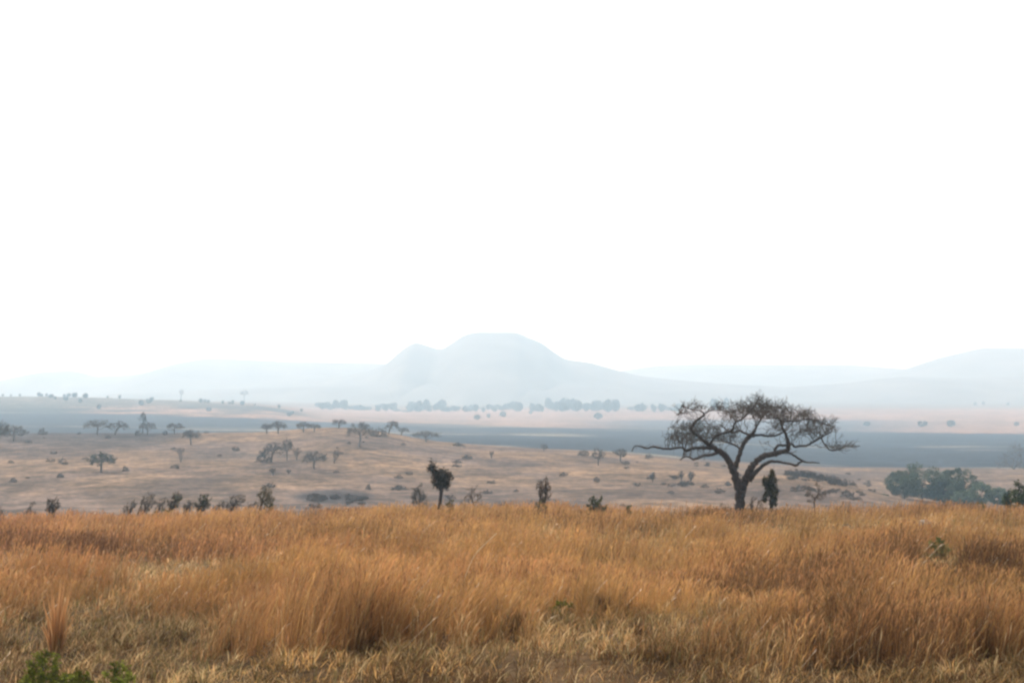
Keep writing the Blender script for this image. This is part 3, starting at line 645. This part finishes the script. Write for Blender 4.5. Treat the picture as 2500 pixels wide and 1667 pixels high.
# thickets
def thicket(us, rows_, n, smin, smax, label, group, dr=(215, 470), wid=1.0, jit=5):
    for j in range(n):
        t = r.uniform(0, 1); u = us[0] + (us[1] - us[0]) * t; row = np.interp(t, np.linspace(0, 1, len(rows_)), rows_) + abs(r.normal(0, jit))
        s = r.uniform(smin, smax); o = copy_tree(pr[int(r.integers(4))], spot(u, row, *dr), s, r.uniform(0, 6.28), label, group); o.scale = (s * wid, s, s)
thicket((1925, 2075), (1150, 1158, 1178), 46, .6, 1.7, 'dark bush of the dense thicket on the spur right of the acacia', 'thicket bushes on the spur', (230, 320), 1.0, 12)
thicket((1890, 2130), (1185, 1205), 20, .4, .9, 'grey bush low on the spur slope below the thicket', 'bushes on the lower spur slope', (215, 300), 1.0, 14)
thicket((750, 890), (1206, 1212), 24, .4, .9, 'dark scrub bush in the hollow left of the dark tree', 'scrub in the hollow', (215, 290), 1.3, 9)
thicket((1600, 1690), (1178, 1182), 8, .6, 1.0, 'low bush in the line beneath the close pair of shrubs', 'line of low bushes on the right slope', (250, 330))

# --- big green trees in the valley at right
def dense_tree(name, u, top, row_b, wpx, d, label, cols, seed, group, nleaf=5000, leaf=.3, cat='tree'):
    """short trunk, then many leaf clumps through an uneven round crown"""
    r = np.random.default_rng(seed); p = at(u, d); h = CZ - (top - YH) / F0 * d - p.z; w = height_of(wpx, d)
    e = empty(name, p); tag(e, label, cat, group)
    P0 = [np.array([0, 0, h * .3 * t]) for t in np.linspace(0, 1, 4)]
    n = 70; v = r.normal(0, 1, (n, 3)); v /= np.linalg.norm(v, axis=1)[:, None]; v *= r.uniform(.35, 1, n)[:, None] ** .4
    cen = np.stack([v[:, 0] * w * .46, v[:, 1] * w * .46, h * .54 + v[:, 2] * h * .44], 1)
    cen[:, 2] = np.clip(cen[:, 2], h * .08, h)
    P, par = grow(P0, [-1, 0, 1, 2], cen, 3 * h, h * .06, h * .09, 40, seed, .2); rad = pipe(par, .03, 2.2)
    V, Fq = tubes(P, par, rad, 5); mesh_obj('trunk', V, [Fq], M_BARK, e)
    nc = nleaf; k = r.integers(0, n, nc); rr = r.normal(0, 1, (nc, 3)); rr /= np.linalg.norm(rr, axis=1)[:, None]
    c = cen[k] + rr * (r.uniform(.2, 1, nc) ** .5)[:, None] * np.array([w * .12, w * .12, h * .10]) * r.uniform(.6, 1.2, n)[k][:, None]
    a = r.normal(0, 1, (nc, 3)); a /= np.linalg.norm(a, axis=1)[:, None]; b_ = np.cross(a, r.normal(0, 1, (nc, 3))); b_ /= np.linalg.norm(b_, axis=1)[:, None]
    s = leaf * r.uniform(.5, 1.3, nc)[:, None]
    V = np.stack([c - a * s, c + b_ * s * .6, c + a * s, c - b_ * s * .6], 1).reshape(-1, 3)
    t = np.repeat((r.uniform(0, .5, (nc, 1)) + r.uniform(0, .5, n)[k][:, None]), 4, 0)
    col = np.array(cols[0]) * (1 - t) + np.array(cols[1]) * t
    mesh_obj('crown', V, [np.arange(4 * nc).reshape(-1, 4)], M_LEAF, e, col=col)
    return e
G = 'big green trees in the valley'
for i, (u, top, wpx, d, label, cols_) in enumerate([
    (2205, 1146, 90, 355, 'leftmost lower crown of the big green valley trees', DGREEN),
    (2248, 1131, 120, 350, 'tallest and broadest of the big green valley trees', ((.045, .065, .035), (.11, .13, .07))),
    (2340, 1139, 100, 352, 'dark crown on the right of the big green valley trees', DGREEN),
    (2300, 1165, 90, 346, 'low dark crown filling the middle of the green valley trees', DGREEN),
    (2390, 1178, 70, 335, 'light grey green tree right of the big dark crowns', SAGE),
    (2350, 1196, 60, 330, 'lowest light grey green tree at the foot of the big crowns', SAGE),
    (2432, 1190, 60, 340, 'small grey green tree nearest the dark right edge bush', SAGE),
    (2150, 1205, 34, 330, 'little green tree at the left foot of the valley trees', DGREEN)]):
    dense_tree('green_tree', u, top, 0, wpx, d, label, cols_, 500 + i, G, nleaf=11000 if wpx > 80 else 6000, leaf=.19)

# --- far tree line and trees on the far ridge
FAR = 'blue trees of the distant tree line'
r = np.random.default_rng(99)
far_spots = []
for u0, u1, row, t0, t1, n in ((775, 850, 1000, 974, 984, 7), (850, 930, 1006, 984, 996, 6), (935, 965, 1014, 980, 986, 3), (965, 1045, 1012, 995, 1003, 5), (1000, 1085, 1005, 975, 985, 8), (1085, 1240, 1003, 982, 992, 11), (1240, 1275, 1003, 979, 982, 3),
                             (1300, 1325, 1002, 981, 985, 2), (1340, 1400, 1003, 970, 978, 5), (1395, 1515, 1003, 973, 982, 10), (1540, 1660, 1000, 981, 990, 7), (1735, 1768, 990, 966, 970, 2)):
    n = int(n * 1.8)
    for k in range(n):
        u = u0 + (u1 - u0) * (k + r.uniform(-.4, 1.4)) / n; far_spots.append((u, r.uniform(t0, t1 + 4), r.uniform(9, 30)))
protoF = []
LF = 'hazy blue tree in the long distant tree line across the middle'
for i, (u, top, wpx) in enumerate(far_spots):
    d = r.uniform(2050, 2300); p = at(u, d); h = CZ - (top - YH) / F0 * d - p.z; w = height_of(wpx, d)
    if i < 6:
        e = dense_tree('distant_tree', u, top, 0, wpx, d, LF, ((.09, .11, .10), (.17, .19, .17)), 600 + i, FAR, nleaf=1000, leaf=.7); protoF.append((e, h, w))  # leaf colour lightened towards the haze
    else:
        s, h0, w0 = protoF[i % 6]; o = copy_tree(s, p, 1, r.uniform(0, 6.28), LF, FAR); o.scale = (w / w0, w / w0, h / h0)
LR = 'tiny hazy tree on the long far ridge at the left'; GR = 'tiny trees along the far left ridge'
for k in range(46):
    u = r.uniform(-150, 760); 
    if k < 14: u = r.uniform(0, 220)
    d = 1595 if k % 3 else r.uniform(1350, 1590); p = at(u, d); hh = r.uniform(5, 13)
    s, h0, w0 = protoF[k % 6]; hh *= .4; q = hh / h0; o = copy_tree(s, p, q, r.uniform(0, 6.28), LR, GR); o.scale = (q * .8, q * .8, q)
for u, top, wpx, d, lab in ((443, 950, 12, 1900, 'faint tall thin tree standing above the far ridge, left of two'), (597, 951, 24, 1900, 'faint tall forked tree above the far ridge, right of two'), (350, 1006, 22, 640, 'pale tall thin tree behind the crest umbrella trees')):
    p = at(u, d); h = CZ - (top - YH) / F0 * d - p.z
    build_tree('thin_tree', p, h, height_of(wpx, d), 830 + u, 'tallbush', lab, 'tree', 'faint tall thin trees', n=60, tip=.06, trunk_share=.55, leafn=120, leaf=.3)
LM = 'tiny hazy tree dotting the far plain in the middle distance'; GM = 'tiny trees dotting the far plain'
for u, row in ((1193, 1020), (1228, 1018), (1295, 1011), (1165, 1025), (1460, 1024), (2115, 1040), (2250, 1042), (2320, 1042), (2380, 990), (2400, 988), (2460, 989), (1930, 1045), (1705, 1046), (2480, 1040)):
    p = spot(u, row, 1000, 3000); s, h0, w0 = protoF[int(r.integers(6))]; q = r.uniform(4.5, 8) / h0
    copy_tree(s, p, q, r.uniform(0, 6.28), LM, GM)

# ------------------------------------------------------------------ near grass
PLUME = []
def tall_mask(u, d, row):
    """how tall the grass stands there, 0..1"""
    n = smooth_noise(d * (u - 1250) / F0, d, 2.2, 41, 3); n2 = smooth_noise(d * (u - 1250) / F0 + 50, d, 7, 42, 3)
    t = 0.70 + 0.42 * n + 0.30 * n2
    def ell(cu, cr, ru, rr): return np.clip(1.6 - 1.6 * (((u - cu) / ru) ** 2 + ((row - cr) / rr) ** 2), 0, 1)
    jn = smooth_noise(d * (u - 1250) / F0, d, 1.6, 47, 3); j2 = smooth_noise(d * (u - 1250) / F0, d, 3.5, 48, 2); row = row + jn * 32 * np.clip((row - 1330) / 150, .1, 1); u = u + j2 * 90
    low = 0
    low = np.maximum(low, ell(250, 1585, 400, 110))                                   # trampled patch at left
    low = np.maximum(low, np.clip((row - np.interp(u, [-500, 600, 900, 1250, 1700, 2200, 3000], [1600, 1610, 1600, 1570, 1590, 1600, 1600])) / 25, 0, 1))
    low = np.maximum(low, ell(280, 1412, 560, 48)); low = np.maximum(low, ell(1050, 1520, 90, 45) * .8)
    low = np.maximum(low, ell(1600, 1560, 330, 50) * .75); low = np.maximum(low, ell(2150, 1302, 450, 26) * .85); low = np.maximum(low, ell(1000, 1347, 260, 24) * .8)
    low = np.maximum(low, ell(2440, 1350, 120, 14) * .7); low = np.maximum(low, ell(1450, 1324, 200, 22) * .8); low = np.maximum(low, ell(250, 1300, 400, 6) * .4)
    u = u - j2 * 90
    low = np.maximum(low, ell(2285, 1395, 60, 40)); low = np.maximum(low, ell(1368, 1535, 60, 40) * .9); low = np.maximum(low, ell(2255, 1312, 50, 18)); low = np.maximum(low, ell(1070, 1500, 30, 40) * .8); low = np.maximum(low, ell(892, 1405, 50, 25) * .8)
    return np.clip(t * (1 - low * (0.85 + .1 * n)), 0.12, 1.25), low

def palette(x, y, u, row, low, tall, rr, n):
    red = np.array([.38, .185, .066]); gold = np.array([.41, .23, .070]); tan = np.array([.34, .205, .085]); olive = np.array([.15, .118, .042]); pale = np.array([.42, .30, .14]); brown = np.array([.13, .07, .03])
    a = smooth_noise(x, y, 5, 51, 3); b_ = smooth_noise(x + 40, y, 11, 52, 3); k = rr.random(n)
    c = np.where(((a + rr.normal(0, .5, n)) > 0.05)[:, None], gold, red)
    c = np.where((k < .22)[:, None], tan, c)
    lowc = np.where((rr.random(n) < .5)[:, None], tan, olive); lowc = np.where((rr.random(n) < .25)[:, None], pale, lowc)
    lowc = lowc * 1.28
    goldband = np.clip((row - 1600) / 40, 0, 1) * np.clip((u - 500) / 200, 0, 1) * np.clip((b_ + .8), 0, 1)
    lowc = np.where((rr.random(n) < goldband * .8)[:, None], gold * 1.25, lowc)
    c = np.where((rr.random(n) < low)[:, None], lowc, c)
    dk = (b_ * .5 + a * .5 + rr.normal(0, .25, n)) < -.45
    c = np.where(dk[:, None], brown, c)
    # a redder stretch on the left half, more golden to the right
    w = np.clip((900 - u) / 900, 0, 1) * np.clip((1500 - row) / 120, 0, 1)
    c = c * (1 + w[:, None] * np.array([.06, -.04, .05]))
    c = c * (1 + .26 * smooth_noise(x, y, .8, 53, 2) + .20 * smooth_noise(x, y, 3.0, 54, 2))[:, None]
    pt = np.clip(1.5 - 1.5 * (((u - 280) / 420) ** 2 + ((row - 1560) / 90) ** 2), 0, 1)[:, None]; c = c * (1 - pt * np.array([.22, .22, .20])); c = c * 1.02; c = c * .92 + .08 * c.mean(1, keepdims=True) * np.array([1.1, .98, .85])
    return c * rr.uniform(.84, 1.16, (n, 1))

def blades(n, seed, kind):
    rr = np.random.default_rng(seed)
    d = np.exp(rr.uniform(math.log(10.5), math.log(92), n)); u = rr.uniform(-550, 3050, n)
    x = d * (u - 1250) / F0; 
    # gather into tussocks
    cell = 0.42 if kind != 'short' else 0.3
    cx = np.floor(x / cell); cy = np.floor(d / cell); h1 = np.sin(cx * 127.1 + cy * 311.7) * 43758.5453; h1 -= np.floor(h1); h2 = np.sin(cx * 269.5 + cy * 183.3) * 24634.6345; h2 -= np.floor(h2); h3 = np.sin(cx * 91.7 + cy * 47.3) * 9134.63; h3 -= np.floor(h3)
    tx = (cx + .2 + .6 * h1) * cell; ty = (cy + .2 + .6 * h2) * cell
    pull = {'tall': .5, 'short': .35, 'leaf': .72}[kind] * rr.uniform(0, 1, n) ** .5
    x = x * (1 - pull) + tx * pull; y = d * (1 - pull) + ty * pull
    u = to_u(x, y); row = ground_row(u, y); tall, low = tall_mask(u, y, row)
    tuft = 0.45 + .95 * h3; gap = smooth_noise(x, y, 1.6, 44, 3) + .5 * smooth_noise(x, y * .7, 5, 46, 2); gap2 = smooth_noise(x, y, .8, 45, 3)
    keep = np.ones(n, bool)
    if kind == 'tall': keep = (rr.random(n) < np.clip(tall * 1.2 - .25, 0.02, 1) * np.clip(.62 + 1.2 * gap, .06, 1)) 
    if kind == 'leaf': keep = rr.random(n) < np.clip(tall + .1, .2, 1) * np.clip(.7 + 1.1 * gap, .12, 1)
    if kind == 'short': keep = rr.random(n) < np.clip(.6 + 1.5 * gap2, .12, 1)
    x, y, u, row, tall, low, tuft, h3 = [a[keep] for a in (x, y, u, row, tall, low, tuft, h3)]; n = len(x)
    z = CZ - lookup(u, y)
    if kind == 'short':                                  # matted cushions
        r2 = ((x - tx[keep]) ** 2 + (y - ty[keep]) ** 2) / (cell * .5) ** 2; z = z + .17 * h3 * np.clip(1 - r2, 0, 1) * np.clip(30 / y, 0, 1)
    if kind == 'tall':
        L = (0.44 + .38 * rr.random(n)) * np.clip(tall, .3, 1.2) * (0.75 + .3 * tuft); wd = .0010 + .00010 * y; bend = rr.uniform(.05, .35, n)
    elif kind == 'leaf':
        L = (0.20 + .36 * rr.random(n)) * np.clip(tall, .3, 1.2) * tuft; wd = .0019 + .00020 * y; bend = rr.uniform(.25, .9, n)
    else:
        L = (0.06 + .19 * rr.random(n)) * (.5 + .5 * tuft); wd = .0018 + .00019 * y; bend = rr.uniform(.6, 1.28, n)
    az = rr.uniform(0, 2 * math.pi, n); dx = np.cos(az); dy = np.sin(az)
    wind = np.array([.15, 0]); 
    hx = dx * bend * L + wind[0] * L; hy = dy * bend * L
    vz = np.sqrt(np.clip(1 - bend ** 2 * .6, .1, 1)) * L
    fx = -np.sin(az + rr.uniform(-.8, .8, n)); fy = np.cos(az + rr.uniform(-.8, .8, n))
    B = np.stack([x, y, z - .02], 1); Wv = np.stack([fx, fy, np.zeros(n)], 1) * wd[:, None]
    Mp = B + np.stack([hx * .35, hy * .35, vz * .58], 1); Tp = B + np.stack([hx, hy, vz], 1)
    col = palette(x, y, u, row, low, tall, rr, n)
    if kind == 'short': col = col * (.55 + .85 * h2[keep])[:, None]
    if kind == 'tall':                                   # a few stems lie over to the right, painted pale as glints
        gl = rr.random(n) < .004; col[gl] = (.70, .58, .40); hx = np.where(gl, L * .75, hx); vz = np.where(gl, L * .75, vz); Tp = B + np.stack([hx, hy, vz], 1); Mp = np.where(gl[:, None], B * .4 + Tp * .6, Mp); Wv[gl] *= 1.7
    if kind == 'tall':
        # stem, then a loose seed head
        hd = (.08 + .10 * rr.random(n)) ; dirh = (Tp - Mp) / (np.linalg.norm(Tp - Mp, axis=1)[:, None] + 1e-9)
        H0 = Tp; H1 = Tp + dirh * (hd * .45)[:, None]; H2 = Tp + dirh * hd[:, None] + np.stack([dx * hd * .3, dy * hd * .3, -hd * .1], 1)
        hw = Wv * rr.uniform(1.2, 2.6, n)[:, None]
        V = np.stack([B - Wv, B + Wv, Mp - Wv, Mp + Wv, Tp - Wv * .6, Tp + Wv * .6, H1 - hw, H1 + hw, H2], 1).reshape(-1, 3)
        o = (np.arange(n) * 9)[:, None]
        Q = np.concatenate([o + np.array([[0, 1, 3, 2]]), o + np.array([[2, 3, 5, 4]]), o + np.array([[4, 5, 7, 6]])]); T = o + np.array([[6, 7, 8]])
        cc = np.repeat(col[:, None], 9, 1); cc[:, 6:] *= np.array([1.12, 1.06, 1.08])
        return V, Q, T, cc.reshape(-1, 3)
    V = np.stack([B - Wv, B + Wv, Mp - Wv * .9, Mp + Wv * .9, Tp], 1).reshape(-1, 3); o = (np.arange(n) * 5)[:, None]
    return V, o + np.array([[0, 1, 3, 2]]), o + np.array([[2, 3, 4]]), np.repeat(col, 5, 0)

Vs, Qs, Ts, Cs = [], [], [], []; k0 = 0
for kind, n, seed in (('tall', 800000, 61), ('leaf', 420000, 62), ('short', 600000, 63)):
    V, Q, T, cc = blades(n, seed, kind); Vs.append(V); Qs.append(Q + k0); Ts.append(T + k0); Cs.append(cc); k0 += len(V)
gr = mesh_obj('dry_grass', np.concatenate(Vs), [np.concatenate(Qs), np.concatenate(Ts)], M_GRASS, col=np.concatenate(Cs))
tag(gr, 'tall dry reddish gold savanna grass covering the near ground', 'grass', kind='stuff')

# single tussocks that stand out of the grass
def tussock(u, row_b, top, wpx, label, c0, c1, n=420, seed=0, cat='grass tuft', flare=1.0):
    p = spot(u, row_b, 12, 80); d = p.y; rr = np.random.default_rng(seed); H = height_of(row_b - top, d); w = height_of(wpx, d)
    a = rr.uniform(0, 6.283, n); q = rr.uniform(0, 1, n) ** .6; L = H * rr.uniform(.35, 1.1, n)
    B = np.stack([np.cos(a) * q * w * .14, np.sin(a) * q * w * .14, np.zeros(n) - .03], 1)
    Tt = np.stack([np.cos(a) * q * w * .5 * flare + .04 * H, np.sin(a) * q * w * .5 * flare, L * np.sqrt(1 - .25 * q)], 1)
    Mm = B + (Tt - B) * np.array([.35, .35, .55]); wd = .003 + .00022 * d
    ww = np.stack([np.cos(rr.uniform(0, 6.28, n)), np.sin(rr.uniform(0, 6.28, n)), np.zeros(n)], 1) * wd
    V = np.stack([B - ww, B + ww, Mm - ww, Mm + ww, Tt], 1).reshape(-1, 3); o = (np.arange(n) * 5)[:, None]
    t = rr.uniform(0, 1, (n, 1)); col = np.repeat((np.array(c0) * (1 - t) + np.array(c1) * t), 5, 0)
    ob = mesh_obj('grass_tussock', V, [o + np.array([[0, 1, 3, 2]]), o + np.array([[2, 3, 4]])], M_GRASS, col=col); ob.location = p
    tag(ob, label, cat, 'tussocks standing out of the grass')
RED, RED2, DK, DK2 = (.40, .18, .08), (.50, .27, .13), (.07, .04, .022), (.20, .11, .05)
tussock(145, 1592, 1400, 84, 'tall narrow reddish tussock alone on the trampled patch at left', (.36, .18, .075), (.44, .25, .11), 170, 1, flare=1.25)
tussock(985, 1478, 1400, 70, 'dark brown tussock base in the middle of the tall grass', DK, DK2, 420, 2)
tussock(1462, 1500, 1440, 70, 'dark tussock right of the two green sprigs', DK, DK2, 420, 3)
tussock(1975, 1600, 1515, 90, 'large dark based tussock at lower right', DK, DK2, 520, 4)
tussock(2295, 1560, 1510, 60, 'small dark tussock near the lower right edge', DK, DK2, 360, 5)
tussock(1262, 1550, 1480, 80, 'dark tussock at the foot of the tall grass, lower centre', DK, DK2, 460, 6)
tussock(1560, 1560, 1510, 50, 'small brown tussock between the lower dark ones', DK, DK2, 300, 7)

# green shrubs and sprigs in the near grass
GRN = ((.11, .14, .02), (.27, .28, .055))
def green(nm, u, row_b, top, wpx, label, n, leafn, leaf, seed, cat='shrub', col=GRN, dmin=11):
    p = spot(u, row_b, dmin, 82); d = p.y; h = CZ - (top - YH) / F0 * d - p.z
    build_tree(nm, p, h, height_of(wpx, d), seed, 'bush', label, cat, 'green plants in the near grass', leafcol=col, n=n, leafn=leafn, leaf=leaf, tip=.004, col=((.10, .11, .04), (.16, .14, .06)))
green('leafy_shrub', 115, 1735, 1572, 130, 'bright green leafy shrub at the bottom left corner, taller of two', 170, 2600, .018, 901)
green('leafy_shrub', 195, 1745, 1622, 140, 'low green leafy shrub between the two at the bottom left', 150, 2200, .018, 904)
green('leafy_shrub', 300, 1740, 1602, 130, 'bright green leafy shrub at the bottom left, right of two', 160, 2400, .018, 902)
green('leafy_shrub', 2285, 1365, 1308, 66, 'small green shrub in the golden grass at right', 110, 1300, .03, 903, col=((.13, .16, .045), (.26, .27, .10)))
green('green_sprig', 1368, 1500, 1448, 70, 'bright green leafy sprig in tall grass right of centre', 30, 240, .022, 905, 'plant')
green('green_sprig', 1070, 1470, 1436, 24, 'tiny green sprig beside the dark middle tussock', 16, 90, .02, 906, 'plant')
green('green_sprig', 892, 1385, 1345, 40, 'faint yellow green plant in the grass left of centre', 30, 160, .03, 907, 'plant', col=((.2, .22, .06), (.3, .3, .1)))

# long pale stalks
def stalk(pts, label, seed, d):
    P = np.array([[ (u - 1250) / F0 * dd, dd, CZ - (row - YH) / F0 * dd, .006] for (u, row), dd in zip(pts, np.linspace(d, d - .25, len(pts)))])
    o0 = P[0, :3].copy(); P[:, :3] -= o0; V, Fq, cap, Q = limb(P, 5, seed)
    ob = mesh_obj('grass_stalk', V, [Fq, cap], M_GRASS, col=np.tile([.62, .50, .33], (len(V), 1)), smooth=True); ob.location = o0
    tag(ob, label, 'stalk', 'long pale stalks over the grass')
stalk([(1120, 1452), (1140, 1395), (1160, 1352), (1185, 1325), (1212, 1300)], 'long pale slanting grass stalk rising left of centre', 1, 22.5)
stalk([(920, 1500), (945, 1435), (980, 1416), (1022, 1410)], 'pale arching grass stalk over the dark middle tussock', 2, 19.5)

# pale rock
def rock(u, row, wpx, label, seed):
    import bmesh
    p = spot(u, row, 20, 80); d = p.y; w = height_of(wpx, d); bm = bmesh.new(); bmesh.ops.create_icosphere(bm, subdivisions=4, radius=1)
    rr = np.random.default_rng(seed); ph = rr.uniform(0, 6, 6)
    for v in bm.verts:
        c = v.co.copy(); f = 1 + .16 * math.sin(3 * c.x + ph[0]) * math.cos(2.3 * c.y + ph[1]) + .08 * math.sin(7 * c.z + 5 * c.x + ph[2]) + .04 * math.sin(13 * c.y + ph[3])
        v.co = Vector((c.x * w * .5 * f, c.y * w * .4 * f, max(-.1, c.z * w * .30 * f + w * .12)))
    me = bpy.data.meshes.new('rock'); bm.to_mesh(me); bm.free(); me.materials.append(M_ROCK); o = bpy.data.objects.new('rock', me); C.objects.link(o)
    o.location = p + Vector((0, 0, .22)); tag(o, label, 'rock')
rock(2255, 1296, 36, 'small pale flat rock showing above the grass at right', 4)
